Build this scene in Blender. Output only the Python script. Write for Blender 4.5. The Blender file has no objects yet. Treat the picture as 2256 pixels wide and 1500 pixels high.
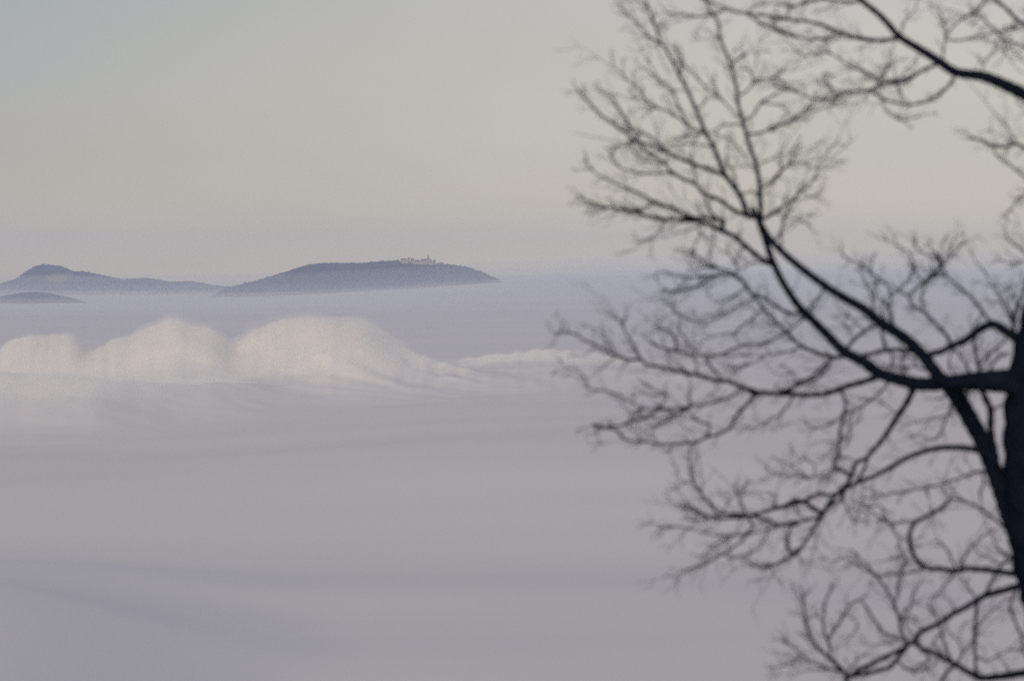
import bpy, bmesh, math, random
import numpy as np
from mathutils import Vector, Matrix
random.seed(7)
C = bpy.context.scene
R = math.radians

# ---------------------------------------------------------------- camera
FPX = 135.0 / 36.0 * 2256.0          # focal length in photo pixels
PITCH = math.atan((750 - 600) / FPX)  # eye level lies at y = 600 in the photo
cd = bpy.data.cameras.new('camera')
cam = bpy.data.objects.new('camera', cd)
C.collection.objects.link(cam)
cd.lens = 135.0
cd.sensor_width = 36.0
cd.clip_start = 0.1
cd.clip_end = 90000
cam.location = (0, 0, 0)
cam.rotation_euler = (math.pi / 2 - PITCH, 0, 0)
cd.dof.use_dof = True
cd.dof.focus_distance = 14000
cd.dof.aperture_fstop = 2.95
C.camera = cam
CP, SP = math.cos(PITCH), math.sin(PITCH)


def at(px, py, Y):
    """world point seen at photo pixel (px, py), Y metres ahead"""
    u = (px - 1128) / FPX
    v = (750 - py) / FPX
    dy = CP + v * SP
    dz = -SP + v * CP
    k = Y / dy
    return Vector((u * k, Y, dz * k))


# ---------------------------------------------------------------- world, sun, exposure
SUN_EL, SUN_AZ = R(7.5), R(193.0)     # low sun behind the camera, to the left
SUN_E = 2.1
w = bpy.data.worlds.new('World')
C.world = w
w.use_nodes = True
nt = w.node_tree
nt.nodes.clear()
N = nt.nodes.new
L = nt.links.new
out = N('ShaderNodeOutputWorld')
bg = N('ShaderNodeBackground')
sky = N('ShaderNodeTexSky')
sky.sky_type = 'NISHITA'
sky.sun_disc = False
sky.sun_elevation = SUN_EL
sky.sun_rotation = SUN_AZ
sky.altitude = 400
sky.air_density = 1.0
sky.dust_density = 2.0
bg.inputs['Strength'].default_value = 0.1
tc = N('ShaderNodeTexCoord')
sep = N('ShaderNodeSeparateXYZ')
L(tc.outputs['Generated'], sep.inputs[0])
# high thin veil of cloud: colour by elevation (sine), radiance given at strength 0.1
asin = N('ShaderNodeMath'); asin.operation = 'ARCSINE'
L(sep.outputs['Z'], asin.inputs[0])
deg = N('ShaderNodeMath'); deg.operation = 'MULTIPLY'; deg.inputs[1].default_value = 180 / math.pi / 90
L(asin.outputs[0], deg.inputs[0])
vr = N('ShaderNodeValToRGB')
vr.color_ramp.interpolation = 'B_SPLINE'
VEIL = [(0.0, (.79, .67, .46)), (0.008, (.70, .62, .475)), (0.020, (.61, .578, .505)),
        (0.045, (.59, .577, .54)), (0.075, (.46, .475, .50)), (0.25, (.395, .388, .43)), (1.0, (.38, .37, .415))]
els = vr.color_ramp.elements
els[0].position, els[0].color = VEIL[0][0], (*VEIL[0][1], 1)
els[1].position, els[1].color = VEIL[-1][0], (*VEIL[-1][1], 1)
for p, c in VEIL[1:-1]:
    e = els.new(p)
    e.color = (*c, 1)
L(deg.outputs[0], vr.inputs[0])
# the veil is a little thinner towards the west (left) and uneven
nz = N('ShaderNodeTexNoise'); nz.inputs['Scale'].default_value = 7; nz.inputs['Detail'].default_value = 3
mp = N('ShaderNodeMapping'); mp.inputs['Scale'].default_value = (1, 1, 4.5); mp.inputs['Rotation'].default_value = (0, R(12), 0)
L(tc.outputs['Generated'], mp.inputs[0]); L(mp.outputs[0], nz.inputs['Vector'])
mr = N('ShaderNodeMapRange'); mr.inputs['From Min'].default_value = .3; mr.inputs['From Max'].default_value = .7
mr.inputs['To Min'].default_value = 9.6; mr.inputs['To Max'].default_value = 10.4
L(nz.outputs['Fac'], mr.inputs['Value'])
az = N('ShaderNodeMapRange'); az.interpolation_type = 'SMOOTHSTEP'
az.inputs['From Min'].default_value = -.17; az.inputs['From Max'].default_value = .08
az.inputs['To Min'].default_value = .81; az.inputs['To Max'].default_value = 1.0
L(sep.outputs['X'], az.inputs['Value'])
mu = N('ShaderNodeMath'); mu.operation = 'MULTIPLY'
L(mr.outputs[0], mu.inputs[0]); L(az.outputs[0], mu.inputs[1])
sc = N('ShaderNodeVectorMath'); sc.operation = 'SCALE'
L(vr.outputs['Color'], sc.inputs[0]); L(mu.outputs[0], sc.inputs['Scale'])
# towards the upper left the veil thins and pale blue sky shows
dia = N('ShaderNodeVectorMath'); dia.operation = 'DOT_PRODUCT'; dia.inputs[1].default_value = (-1, 0, 2.1)
L(tc.outputs['Generated'], dia.inputs[0])
dn = N('ShaderNodeMath'); dn.operation = 'MULTIPLY_ADD'; dn.inputs[1].default_value = .12
L(nz.outputs['Fac'], dn.inputs[0]); L(dia.outputs['Value'], dn.inputs[2])
dm = N('ShaderNodeMapRange'); dm.interpolation_type = 'SMOOTHSTEP'
dm.inputs['From Min'].default_value = .19; dm.inputs['From Max'].default_value = .42
dm.inputs['To Max'].default_value = .65
L(dn.outputs[0], dm.inputs['Value'])
df = N('ShaderNodeMapRange'); df.inputs['From Min'].default_value = .11; df.inputs['From Max'].default_value = .22
df.inputs['To Min'].default_value = 1; df.inputs['To Max'].default_value = 0; df.interpolation_type = 'SMOOTHSTEP'
L(sep.outputs['Z'], df.inputs['Value'])
dx = N('ShaderNodeMath'); dx.operation = 'MULTIPLY'
L(dm.outputs[0], dx.inputs[0]); L(df.outputs[0], dx.inputs[1])
blue = N('ShaderNodeMixRGB'); blue.inputs['Color2'].default_value = (3.2, 3.9, 4.4, 1)
L(dx.outputs[0], blue.inputs['Fac']); L(sc.outputs[0], blue.inputs['Color1'])
mix = N('ShaderNodeMixRGB'); mix.inputs['Fac'].default_value = .93
L(sky.outputs[0], mix.inputs['Color1']); L(blue.outputs[0], mix.inputs['Color2'])
L(mix.outputs[0], bg.inputs['Color']); L(bg.outputs[0], out.inputs['Surface'])

sd = bpy.data.lights.new('sun', 'SUN')
sd.energy = SUN_E
sd.color = (1.0, .82, .57)
sd.angle = R(4)
sun = bpy.data.objects.new('sun', sd)
C.collection.objects.link(sun)
sdir = Vector((math.sin(SUN_AZ) * math.cos(SUN_EL), math.cos(SUN_AZ) * math.cos(SUN_EL), math.sin(SUN_EL)))
sun.rotation_euler = sdir.to_track_quat('Z', 'Y').to_euler()
sun.location = (0, -50, 60)

C.view_settings.view_transform = 'Standard'
C.view_settings.look = 'None'
C.view_settings.exposure = 0.0
C.view_settings.gamma = 1
C.cycles.volume_bounces = 6
C.cycles.max_bounces = 8
C.cycles.transparent_max_bounces = 64
C.cycles.use_denoising = False
C.cycles.use_adaptive_sampling = True
C.cycles.adaptive_threshold = .01


# ---------------------------------------------------------------- helpers
def tag(o, label=None, cat=None, group=None, kind=None):
    if label: o['label'] = label
    if cat: o['category'] = cat
    if group: o['group'] = group
    if kind: o['kind'] = kind
    return o


def link(name, me, mat, parent=None):
    o = bpy.data.objects.new(name, me)
    C.collection.objects.link(o)
    if mat: me.materials.append(mat)
    if parent: o.parent = parent
    return o


def empty(name, loc):
    o = bpy.data.objects.new(name, None)
    C.collection.objects.link(o)
    o.location = loc
    o.empty_display_size = .5
    return o


def np_mesh(name, V, F, smooth=True):
    """V (n,3), F (m,4)"""
    me = bpy.data.meshes.new(name)
    V = np.asarray(V, dtype=np.float32); F = np.asarray(F, dtype=np.int32)
    me.vertices.add(len(V)); me.vertices.foreach_set('co', V.ravel())
    k = F.shape[1]
    me.loops.add(F.size); me.loops.foreach_set('vertex_index', F.ravel())
    me.polygons.add(len(F)); me.polygons.foreach_set('loop_start', np.arange(0, F.size, k, dtype=np.int32))
    me.polygons.foreach_set('use_smooth', np.full(len(F), smooth, dtype=bool))
    me.update(calc_edges=True); me.validate()
    return me


def grid_faces(nr, nc):
    i = np.arange(nr - 1)[:, None] * nc + np.arange(nc - 1)[None, :]
    return np.stack([i, i + 1, i + nc + 1, i + nc], -1).reshape(-1, 4)


_rng = np.random.RandomState(3)
_perm = _rng.rand(256, 256)


def vnoise(x, y):
    """smooth value noise in -1..1"""
    xi = np.floor(x).astype(int); yi = np.floor(y).astype(int)
    fx = x - xi; fy = y - yi
    fx = fx ** 3 * (fx * (fx * 6 - 15) + 10); fy = fy ** 3 * (fy * (fy * 6 - 15) + 10)
    g = lambda a, b: _perm[a % 256, b % 256]
    v = (g(xi, yi) * (1 - fx) + g(xi + 1, yi) * fx) * (1 - fy) + (g(xi, yi + 1) * (1 - fx) + g(xi + 1, yi + 1) * fx) * fy
    return v * 2 - 1


def fbm(x, y, o=4, g=.5):
    s = 0; a = 1; t = 0
    for k in range(o):
        s = s + a * vnoise(x * 2 ** k + 17.3 * k, y * 2 ** k + 5.1 * k); t += a; a *= g
    return s / t


def sstep(a, b, x):
    t = np.clip((x - a) / (b - a), 0, 1)
    return t * t * (3 - 2 * t)


def material(name, col, rough=.9, noise=None, bump=0):
    m = bpy.data.materials.new(name)
    m.use_nodes = True
    t = m.node_tree
    b = t.nodes['Principled BSDF']
    b.inputs['Roughness'].default_value = rough
    b.inputs['Specular IOR Level'].default_value = .2
    b.inputs['Base Color'].default_value = (*col, 1)
    if noise:
        scale, col2 = noise
        n = t.nodes.new('ShaderNodeTexNoise'); n.inputs['Scale'].default_value = scale; n.inputs['Detail'].default_value = 5
        c = t.nodes.new('ShaderNodeTexCoord')
        r = t.nodes.new('ShaderNodeValToRGB')
        r.color_ramp.elements[0].position = .35; r.color_ramp.elements[0].color = (*col, 1)
        r.color_ramp.elements[1].position = .65; r.color_ramp.elements[1].color = (*col2, 1)
        t.links.new(c.outputs['Object'], n.inputs['Vector'])
        t.links.new(n.outputs['Fac'], r.inputs[0]); t.links.new(r.outputs[0], b.inputs['Base Color'])
        if bump:
            bu = t.nodes.new('ShaderNodeBump'); bu.inputs['Strength'].default_value = .7; bu.inputs['Distance'].default_value = bump
            t.links.new(n.outputs['Fac'], bu.inputs['Height']); t.links.new(bu.outputs[0], b.inputs['Normal'])
    return m


M_FOG = material('fog_white', (.83, .82, .84), 1.0)
M_FOG.node_tree.nodes['Principled BSDF'].inputs['Specular IOR Level'].default_value = 0
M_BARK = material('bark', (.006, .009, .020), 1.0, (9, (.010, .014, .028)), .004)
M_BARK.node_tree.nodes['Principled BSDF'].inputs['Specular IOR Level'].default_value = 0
M_TURF = material('turf', (.05, .06, .03), 1.0, (.8, (.09, .08, .05)), .05)
M_FOREST = material('forest', (.044, .072, .165), 1.0, (.006, (.066, .098, .185)))  # blue of the hazy distance is mixed into the woods' own colour
M_WALL = material('plaster', (.36, .32, .29), .9, (.05, (.41, .35, .31)))
M_WALLG = material('grey_plaster', (.24, .25, .29), .9, (.05, (.30, .31, .33)))
M_ROOF = material('roof_tile', (.16, .12, .13), .9, (.05, (.19, .14, .15)))
M_SLATE = material('slate', (.12, .13, .17), .9, (.05, (.17, .18, .22)))
M_GLASS = material('window_glass', (.05, .06, .08), .3)


def air_material(name, col, dens, aniso=0.0):
    m = bpy.data.materials.new(name)
    m.use_nodes = True
    t = m.node_tree
    t.nodes.remove(t.nodes['Principled BSDF'])
    pv = t.nodes.new('ShaderNodeVolumePrincipled')
    pv.inputs['Color'].default_value = (*col, 1)
    pv.inputs['Density'].default_value = dens
    pv.inputs['Anisotropy'].default_value = aniso
    t.links.new(pv.outputs[0], t.nodes['Material Output'].inputs['Volume'])
    return m


def closed_mesh(name, top, bottom_z):
    """top: (rows, cols, 3) grid; closed by side walls down to a flat underside"""
    nr_, nc_ = top.shape[:2]
    bot = top.copy(); bot[..., 2] = bottom_z
    V = np.concatenate([top.reshape(-1, 3), bot.reshape(-1, 3)])
    n = nr_ * nc_
    F = [grid_faces(nr_, nc_), grid_faces(nr_, nc_)[:, ::-1] + n]
    idx = np.arange(n).reshape(nr_, nc_)
    for e in (idx[0], idx[-1][::-1], idx[:, 0][::-1], idx[:, -1]):
        F.append(np.stack([e[:-1], e[:-1] + n, e[1:] + n, e[1:]], -1))
    return np_mesh(name, V, np.concatenate(F), smooth=False)


M_EDGE = [air_material('cloud_vapour_near', (.97, .97, .98), .028), air_material('cloud_vapour_far', (.97, .97, .98), .012)]
M_MIST = [air_material('low_mist', (.87, .88, .92), 2.6e-4), air_material('thin_mist', (.85, .90, .97), .5e-4)]

# ---------------------------------------------------------------- near hillside (below the frame)
nr, nc = 90, 90
ys = np.concatenate([np.linspace(-60, 0, 20), np.linspace(4, 330, 70)])
xs = np.sign(np.linspace(-1, 1, nc)) * np.abs(np.linspace(-1, 1, nc)) ** 1.6 * 320
X, Y = np.meshgrid(xs, ys)
Z = -1.7 - .36 * np.maximum(Y, 0) - .02 * np.abs(X) + .5 * fbm(X / 14, Y / 14, 4) - .0006 * X ** 2 + np.where(Y < 0, -.08 * Y, 0)
me = np_mesh('hillside', np.stack([X, Y, np.maximum(Z, -150)], -1).reshape(-1, 3), grid_faces(nr, nc))
hillside = tag(link('hillside', me, M_TURF), kind='structure')


def ground_z(x, y):
    return -1.7 - .36 * max(y, 0) - .02 * abs(x) - .0006 * x * x


# ---------------------------------------------------------------- the sea of fog
FOGZ = -90.0


def fog_height(X, Y):
    r = np.hypot(X, Y)
    px = 1128 + X / np.maximum(Y, 1) * FPX          # only to talk about bearings as in the photo
    px = np.where(Y > 0, px, 1128)
    rise = sstep(520, 1650, px) * sstep(5500, 15500, r) * 62
    rise += sstep(300, 1100, px) * sstep(8000, 14500, r) * 16
    z = FOGZ + rise
    # long swells that run across the view, a little tilted
    T = Y - .12 * X + 45 * fbm(X / 260, Y / 300 + 8, 2)
    z = z + 5.0 * fbm(X / 480 + 3, T / 300 + 1, 2, .4) * sstep(300, 900, r)
    z = z + 1.0 * fbm(X / 230 + 9, T / 125 + 4, 2, .4) * sstep(300, 900, r) * (1 - .6 * sstep(3000, 9000, r))
    # nearest swell falls away from the camera, deepest on the left; the next one rises and carries the cloud bank
    z = z + (11 + 19 * (1 - sstep(-150, 800, px))) * (1 - sstep(640, 1330, T))
    z = z + (7 + 9 * sstep(200, 1300, px)) * sstep(1130, 1700, T) - 2 * sstep(1650, 2050, T) - 8 * sstep(2650, 3700, T)
    return z


nr = 720
rr = np.geomspace(120, 20500, nr)
fine = np.linspace(-R(10), R(10), 520)
side = np.linspace(R(10.4), R(180), 90)
aa = np.concatenate([-side[::-1], fine, side])
A_, RR_ = np.meshgrid(aa, rr)
X = RR_ * np.sin(A_); Y = RR_ * np.cos(A_)
me = np_mesh('fog', np.stack([X, Y, fog_height(X, Y)], -1).reshape(-1, 3), grid_faces(nr, len(aa)))
fog = tag(link('fog', me, M_FOG), kind='stuff',
          label='pale blue grey sea of valley fog spreading to the horizon below the hills')


# thin mist that lies on the far fog round the feet of the hills
rm_ = np.linspace(6500, 19800, 60); am_ = np.linspace(-R(13), R(13), 110)
A_, RR_ = np.meshgrid(am_, rm_)
X = RR_ * np.sin(A_); Y = RR_ * np.cos(A_)
taper = sstep(6500, 9500, RR_) * (1 - sstep(R(11), R(13), np.abs(A_)))
for hgt, mm in ((19, M_MIST[0]), (48, M_MIST[1]), (82, M_MIST[1])):
    top = np.stack([X, Y, fog_height(X, Y) + (hgt + 6 * fbm(X / 700 + hgt, Y / 900, 3)) * taper - (1 - taper) * 4], -1)
    tag(link('mist', closed_mesh('mist', top, -100 - hgt * .1), mm), kind='stuff',
        label={19: 'thin mist lying along the feet of the hills', 48: 'pale mist over the farthest fog',
               82: 'faint highest mist that blurs the horizon'}[hgt])


# ---------------------------------------------------------------- the billows of cloud on the fog
# each billow: crest line as (bearing, height) pairs in photo pixels, distance of the crest, length of its front and back slopes
BILLOWS = [
    ('cloud_bank', 'long low warm bank of cloud that joins the feet of the domed billows',
     [(-420, 835), (-200, 815), (0, 820), (90, 824), (200, 828), (300, 834), (430, 838), (520, 832), (640, 846), (750, 840), (900, 824), (1100, 812), (1300, 816), (1500, 828), (1750, 862)],
     2120, 330, 330, 1.25),
    ('cloud_billow', 'low ragged cloud billow at the far left edge of the fog',
     [(-330, 880), (-260, 790), (-180, 762), (-90, 775), (-20, 775), (8, 756), (40, 741), (75, 737), (110, 742), (140, 736), (165, 752),
      (185, 776), (230, 800), (300, 830), (380, 900)], 2420, 300, 90, 1.35),
    ('cloud_billow', 'peaked warm white cloud billow left of the notch',
     [(60, 900), (120, 835), (190, 785), (245, 752), (285, 745), (315, 724), (350, 706), (385, 697), (415, 702),
      (440, 710), (468, 716), (488, 738), (504, 758), (530, 774), (570, 800), (650, 860)], 2400, 300, 90, 1.4),
    ('cloud_billow', 'broad domed warm white cloud billow, biggest and brightest of them',
     [(340, 900), (420, 820), (470, 786), (498, 768), (520, 752), (542, 730), (580, 715), (630, 702), (700, 697), (765, 699),
      (805, 707), (835, 722), (865, 744), (900, 768), (960, 785), (1040, 805), (1200, 870)], 2420, 280, 90, 1.4),
    ('cloud_billow', 'low flat soft cloud roll trailing away right behind the tree',
     [(600, 900), (800, 820), (920, 792), (1000, 790), (1060, 780), (1110, 774), (1170, 766), (1240, 763), (1300, 770),
      (1370, 786), (1460, 798), (1560, 792), (1680, 812), (1840, 880)], 2640, 800, 160, 1.2),
]
gp = np.arange(-430, 1900, 3.0)
gr = np.concatenate([np.linspace(1500, 2080, 110)[:-1], np.linspace(2080, 2620, 300), np.linspace(2620, 3000, 50)[1:]])
PX, RG = np.meshgrid(gp, gr)
XG = (PX - 1128) / FPX * RG
# wander of the billow outlines
PXw = PX + 10 * fbm(XG / 40 + 4, RG / 50, 3, .5)
RGw = RG + 26 * fbm(XG / 55 + 9, RG / 70 + 3, 3, .5)
HS = []
for k_, (nm, lb, top, rcr, fr, bk, q) in enumerate(BILLOWS):
    tx = np.array([p[0] for p in top], float); ty = np.array([p[1] for p in top], float)
    px_ = np.arange(-500, 2000, 3.0)
    cy = np.interp(px_, tx, ty + 7, left=990, right=990)
    cy = cy + (11 if k_ else 12) * (np.abs(fbm(px_ / (34 if k_ else 80) + k_ * 9, px_ * 0 + 2, 3, .6)) - .3)
    kk = np.hanning(9 if k_ else 45)[1:-1]; kk /= kk.sum()
    cy = np.convolve(np.pad(cy, len(kk) // 2, 'edge'), kk, 'valid')
    zc = -(np.interp(PXw, px_, cy) - 600) / FPX * (rcr if k_ else rcr + 380 * sstep(100, 1250, PX))
    if k_ == 0:
        rcr = rcr + 380 * sstep(100, 1250, PX)
        fr = fr + 60 * sstep(500, 1100, PX)
    d = rcr + 25 * fbm(PX / 170 + k_, PX * 0 + k_, 2) - (RGw if k_ else RG + (RGw - RG) * .4)
    f = np.where(d > 0, np.clip(1 - d / fr, 0, 1) ** q, np.sqrt(np.clip(1 - (d / bk) ** 2, 0, 1)))
    foot = FOGZ - 16
    HS.append(foot + np.maximum(zc - foot, 0) * f)
HS = np.array(HS)
FH = fog_height(XG, RG)
Kk = 14.0
ZG = FH
for h_ in HS:       # smooth union, so that each billow flows into its neighbours and into the fog
    ZG = np.maximum(ZG, h_) + np.maximum(Kk - np.abs(ZG - h_), 0) ** 2 / (4 * Kk)
hh = sstep(.0, 1.25, (ZG - FH) / 36) ** .8
ZG = ZG - .3 * (1 - sstep(.02, 1.0, ZG - FH))
n3 = fbm(XG / 38 + 2, RG / 60 + ZG / 20, 3, .4)
ZG = ZG + n3 * 1.0 * hh ** 2
RG2 = RG - 1.6 * fbm(XG / 22 + 5, ZG / 12, 3, .5) * hh
GG = np.stack([XG, RG2, ZG], -1)
dom = HS.argmax(0)
allF = grid_faces(*XG.shape)
fdom = dom.reshape(-1)[allF[:, 0]]
above = (ZG - FH).reshape(-1)[allF].max(1) > -.28
# stray islands of one billow inside another go to the billow that surrounds them
nfc = XG.shape[1] - 1
D2 = np.where(above, fdom, -1).reshape(-1, nfc)
lab = -np.ones(D2.shape, int); comps = []
for r0 in range(D2.shape[0]):
    for c0 in range(nfc):
        if D2[r0, c0] < 0 or lab[r0, c0] >= 0: continue
        kk_ = D2[r0, c0]; idn = len(comps); st_ = [(r0, c0)]; lab[r0, c0] = idn; cells = []; near = {}
        while st_:
            a_, b_ = st_.pop(); cells.append((a_, b_))
            for p_, q_ in ((a_ + 1, b_), (a_ - 1, b_), (a_, b_ + 1), (a_, b_ - 1)):
                if 0 <= p_ < D2.shape[0] and 0 <= q_ < nfc:
                    v_ = D2[p_, q_]
                    if v_ == kk_:
                        if lab[p_, q_] < 0: lab[p_, q_] = idn; st_.append((p_, q_))
                    else: near[int(v_)] = near.get(int(v_), 0) + 1
        comps.append((int(kk_), cells, near))
for kk_ in range(len(BILLOWS)):
    own = sorted([c for c in comps if c[0] == kk_], key=lambda c: -len(c[1]))
    for c in own[1:]:
        to = max(c[2], key=lambda v: (v >= 0, c[2][v])) if c[2] else -1
        for cell in c[1]: D2[cell] = to
fdom = D2.reshape(-1); above = fdom >= 0
du = np.gradient(GG, axis=1); dv = np.gradient(GG, axis=0)
nrm = np.cross(du, dv); nrm /= np.linalg.norm(nrm, axis=-1, keepdims=True) + 1e-9
flat = (GG - nrm * (3.0 * hh)[..., None]).reshape(-1, 3)
for k_, (nm, lb, *_r) in enumerate(BILLOWS):
    Fk = allF[(fdom == k_) & above]
    if not len(Fk): continue
    used, inv = np.unique(Fk, return_inverse=True)
    me = np_mesh(nm, flat[used], inv.reshape(Fk.shape))
    me.normals_split_custom_set_from_vertices(nrm.reshape(-1, 3)[used].tolist())
    tag(link(nm, me, M_FOG), lb, 'cloud', 'billows of cloud on the fog')
core = GG - nrm * (3.0 * hh)[..., None]
for n_, (off, dens) in enumerate(((-.8, .07), (.4, .065), (1.3, .045), (2.3, .02), (4.0, .007))):
    o3 = off * 3.7
    wob = 2.0 * fbm(XG / 16 + o3, RG2 / 24 + ZG / 8 + o3, 4, .6) + 2.2 * fbm(XG / 45 + o3, RG2 / 60 + ZG / 20, 2)
    T2 = GG + nrm * ((off + wob * (.6 + .12 * n_)) * hh - 3.0 * (1 - hh))[..., None]
    tag(link('mist', closed_mesh('mist', T2, -104.0 - n_ * .3), air_material('cloud_vapour', (.985, .985, .985), dens)), kind='stuff',
        label='soft vapour fraying off the cloud billows')


# ---------------------------------------------------------------- far hills
def ridge(name, prof, Yc, front, back, seed, rough=3.0):
    tx = np.array([p[0] for p in prof], float); ty = np.array([p[1] for p in prof], float)
    pxs = np.arange(tx[0], tx[-1] + .1, 2.0)
    cy = np.interp(pxs, tx, ty)
    k = np.hanning(5); k /= k.sum()
    cy = np.convolve(np.pad(cy, 2, 'edge'), k, 'valid')
    s = Yc / FPX
    cz = (600 - cy) * s
    t = np.concatenate([np.linspace(-1, 0, 50), np.linspace(0, 1, 16)[1:]])
    PX, T = np.meshgrid(pxs, t)
    CZ = np.tile(cz, (len(t), 1))
    YY = Yc + np.where(T < 0, T * front, T * back)
    XX = (PX - 1128) * s
    foot = -135.0
    f = np.cos(np.clip(T, -1, 1) * math.pi / 2) ** .9
    ZZ = foot + (CZ - foot) * f
    gul = fbm(XX / 120 + seed, YY / 260, 4)
    ZZ = ZZ + gul * 9 * np.sin(np.clip(np.abs(T), 0, 1) * math.pi) + rough * .3 * fbm(XX / 12, YY / 12 + seed, 2)
    me = np_mesh(name, np.stack([XX, YY, ZZ], -1).reshape(-1, 3), grid_faces(*XX.shape))
    return me, (pxs, cz, s, foot)


MAIN = [(440, 668), (470, 655), (500, 640), (540, 628), (575, 620), (605, 610), (640, 600), (675, 588), (715, 583), (760, 584),
        (800, 583), (840, 580), (870, 578), (900, 582), (960, 584), (1000, 588), (1030, 593), (1060, 603), (1085, 614),
        (1105, 624), (1130, 640), (1160, 668)]
LEFT = [(-260, 665), (-180, 650), (-90, 645), (0, 628), (55, 611), (64, 600), (82, 589), (97, 583), (112, 586), (132, 588), (158, 600), (182, 599), (230, 609),
        (270, 617), (318, 614), (345, 617), (372, 623), (420, 621), (470, 630), (540, 636), (640, 645)]
LOW = [(-160, 668), (-90, 658), (-30, 659), (10, 652), (45, 645), (80, 643), (110, 646), (150, 656), (190, 667), (240, 680)]
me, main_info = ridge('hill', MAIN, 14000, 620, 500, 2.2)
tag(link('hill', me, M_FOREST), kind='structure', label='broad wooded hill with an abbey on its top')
me, left_info = ridge('hill', LEFT, 16500, 900, 600, 7.7)
m = M_FOREST.copy(); m.name = 'mountain_side'
t = m.node_tree; b = t.nodes['Principled BSDF']
g = t.nodes.new('ShaderNodeNewGeometry')
s_ = 16500 / FPX
ctr = ((152 - 1128) * s_, 0, (612 - 600) * -s_)
vm = t.nodes.new('ShaderNodeVectorMath'); vm.operation = 'SUBTRACT'; vm.inputs[1].default_value = ctr
ml = t.nodes.new('ShaderNodeVectorMath'); ml.operation = 'MULTIPLY'; ml.inputs[1].default_value = (1, 0, 1)
mpn = t.nodes.new('ShaderNodeMapping'); mpn.vector_type = 'POINT'
mpn.inputs['Rotation'].default_value = (0, R(25), 0); mpn.inputs['Scale'].default_value = (1 / 50, 1, 1 / 20)
ln = t.nodes.new('ShaderNodeVectorMath'); ln.operation = 'LENGTH'
nn = t.nodes.new('ShaderNodeTexNoise'); nn.inputs['Scale'].default_value = .03; nn.inputs['Detail'].default_value = 4
ad = t.nodes.new('ShaderNodeMath'); ad.operation = 'MULTIPLY_ADD'; ad.inputs[1].default_value = 1.4
rm = t.nodes.new('ShaderNodeMapRange'); rm.inputs['From Min'].default_value = 1.9; rm.inputs['From Max'].default_value = 1.3
mxc = t.nodes.new('ShaderNodeMixRGB'); mxc.inputs['Color2'].default_value = (.34, .31, .27, 1)
old = b.inputs['Base Color'].links[0].from_socket
t.links.new(g.outputs['Position'], vm.inputs[0]); t.links.new(vm.outputs[0], ml.inputs[0]); t.links.new(ml.outputs[0], mpn.inputs[0])
t.links.new(mpn.outputs[0], ln.inputs[0]); t.links.new(g.outputs['Position'], nn.inputs['Vector'])
t.links.new(nn.outputs['Fac'], ad.inputs[0]); t.links.new(ln.outputs['Value'], ad.inputs[2])
t.links.new(ad.outputs[0], rm.inputs['Value']); t.links.new(rm.outputs[0], mxc.inputs['Fac'])
t.links.new(old, mxc.inputs['Color1']); t.links.new(mxc.outputs[0], b.inputs['Base Color'])
tag(link('hill', me, m), kind='structure', label='farther ridge with a flat topped peak and a pale clearing')
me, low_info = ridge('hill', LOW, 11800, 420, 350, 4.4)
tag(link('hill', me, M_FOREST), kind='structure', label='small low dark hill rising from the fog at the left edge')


# woods on the main hill: rounded crowns of uneven height, thickest along the skyline
def forest(name, info, Yc, front, n, seed, hmin, hmax, label, gap=None):
    rnd = random.Random(seed)
    pxs, cz, s, foot = info
    V, F = [], []
    bm = bmesh.new(); bmesh.ops.create_icosphere(bm, subdivisions=1, radius=1)
    sv = np.array([v.co[:] for v in bm.verts]); sf = np.array([[v.index for v in f.verts] for f in bm.faces]); bm.free()
    k = 0
    for i in range(n):
        px = rnd.uniform(pxs[0] + 10, pxs[-1] - 10)
        c = float(np.interp(px, pxs, cz))
        tt = -abs(rnd.gauss(0, .35)) if rnd.random() < .75 else rnd.uniform(0, .15)
        tt = max(tt, -.85)
        f = math.cos(tt * math.pi / 2) ** .9
        z = foot + (c - foot) * f
        if z < -115: continue
        if gap and gap[0] < px < gap[1] and (tt > -.16) == (gap[2] > 0): continue
        r = rnd.uniform(3.0, 6.0); h = rnd.uniform(hmin, hmax) * (1.5 if rnd.random() < .06 else 1)
        q = sv * (1 + .25 * np.array([rnd.uniform(-1, 1) for _ in range(len(sv))])[:, None])
        q = q * (r, r, h) + ((px - 1128) * s + rnd.uniform(-1, 1), Yc + tt * front, z + h * .3)
        V.append(q); F.append(sf + k); k += len(sv)
    me = np_mesh(name, np.concatenate(V), np.concatenate(F), smooth=False)
    return tag(link(name, me, M_FOREST), label, kind='stuff')


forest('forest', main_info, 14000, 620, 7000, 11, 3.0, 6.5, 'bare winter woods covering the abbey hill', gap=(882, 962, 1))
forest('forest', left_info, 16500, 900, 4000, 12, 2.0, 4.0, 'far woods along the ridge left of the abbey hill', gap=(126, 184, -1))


# ---------------------------------------------------------------- the abbey on the hill
AY = 13960.0
AS = AY / FPX


def box_bm(bm, x0, x1, y0, y1, z0, z1):
    vs = [bm.verts.new((x, y, z)) for z in (z0, z1) for y in (y0, y1) for x in (x0, x1)]
    for q in ((0, 2, 3, 1), (4, 5, 7, 6), (0, 1, 5, 4), (2, 6, 7, 3), (0, 4, 6, 2), (1, 3, 7, 5)):
        bm.faces.new([vs[i] for i in q])


def bm_obj(name, bm, mat, parent):
    bmesh.ops.recalc_face_normals(bm, faces=bm.faces)
    me = bpy.data.meshes.new(name)
    bm.to_mesh(me); bm.free()
    return link(name, me, mat, parent)


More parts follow.
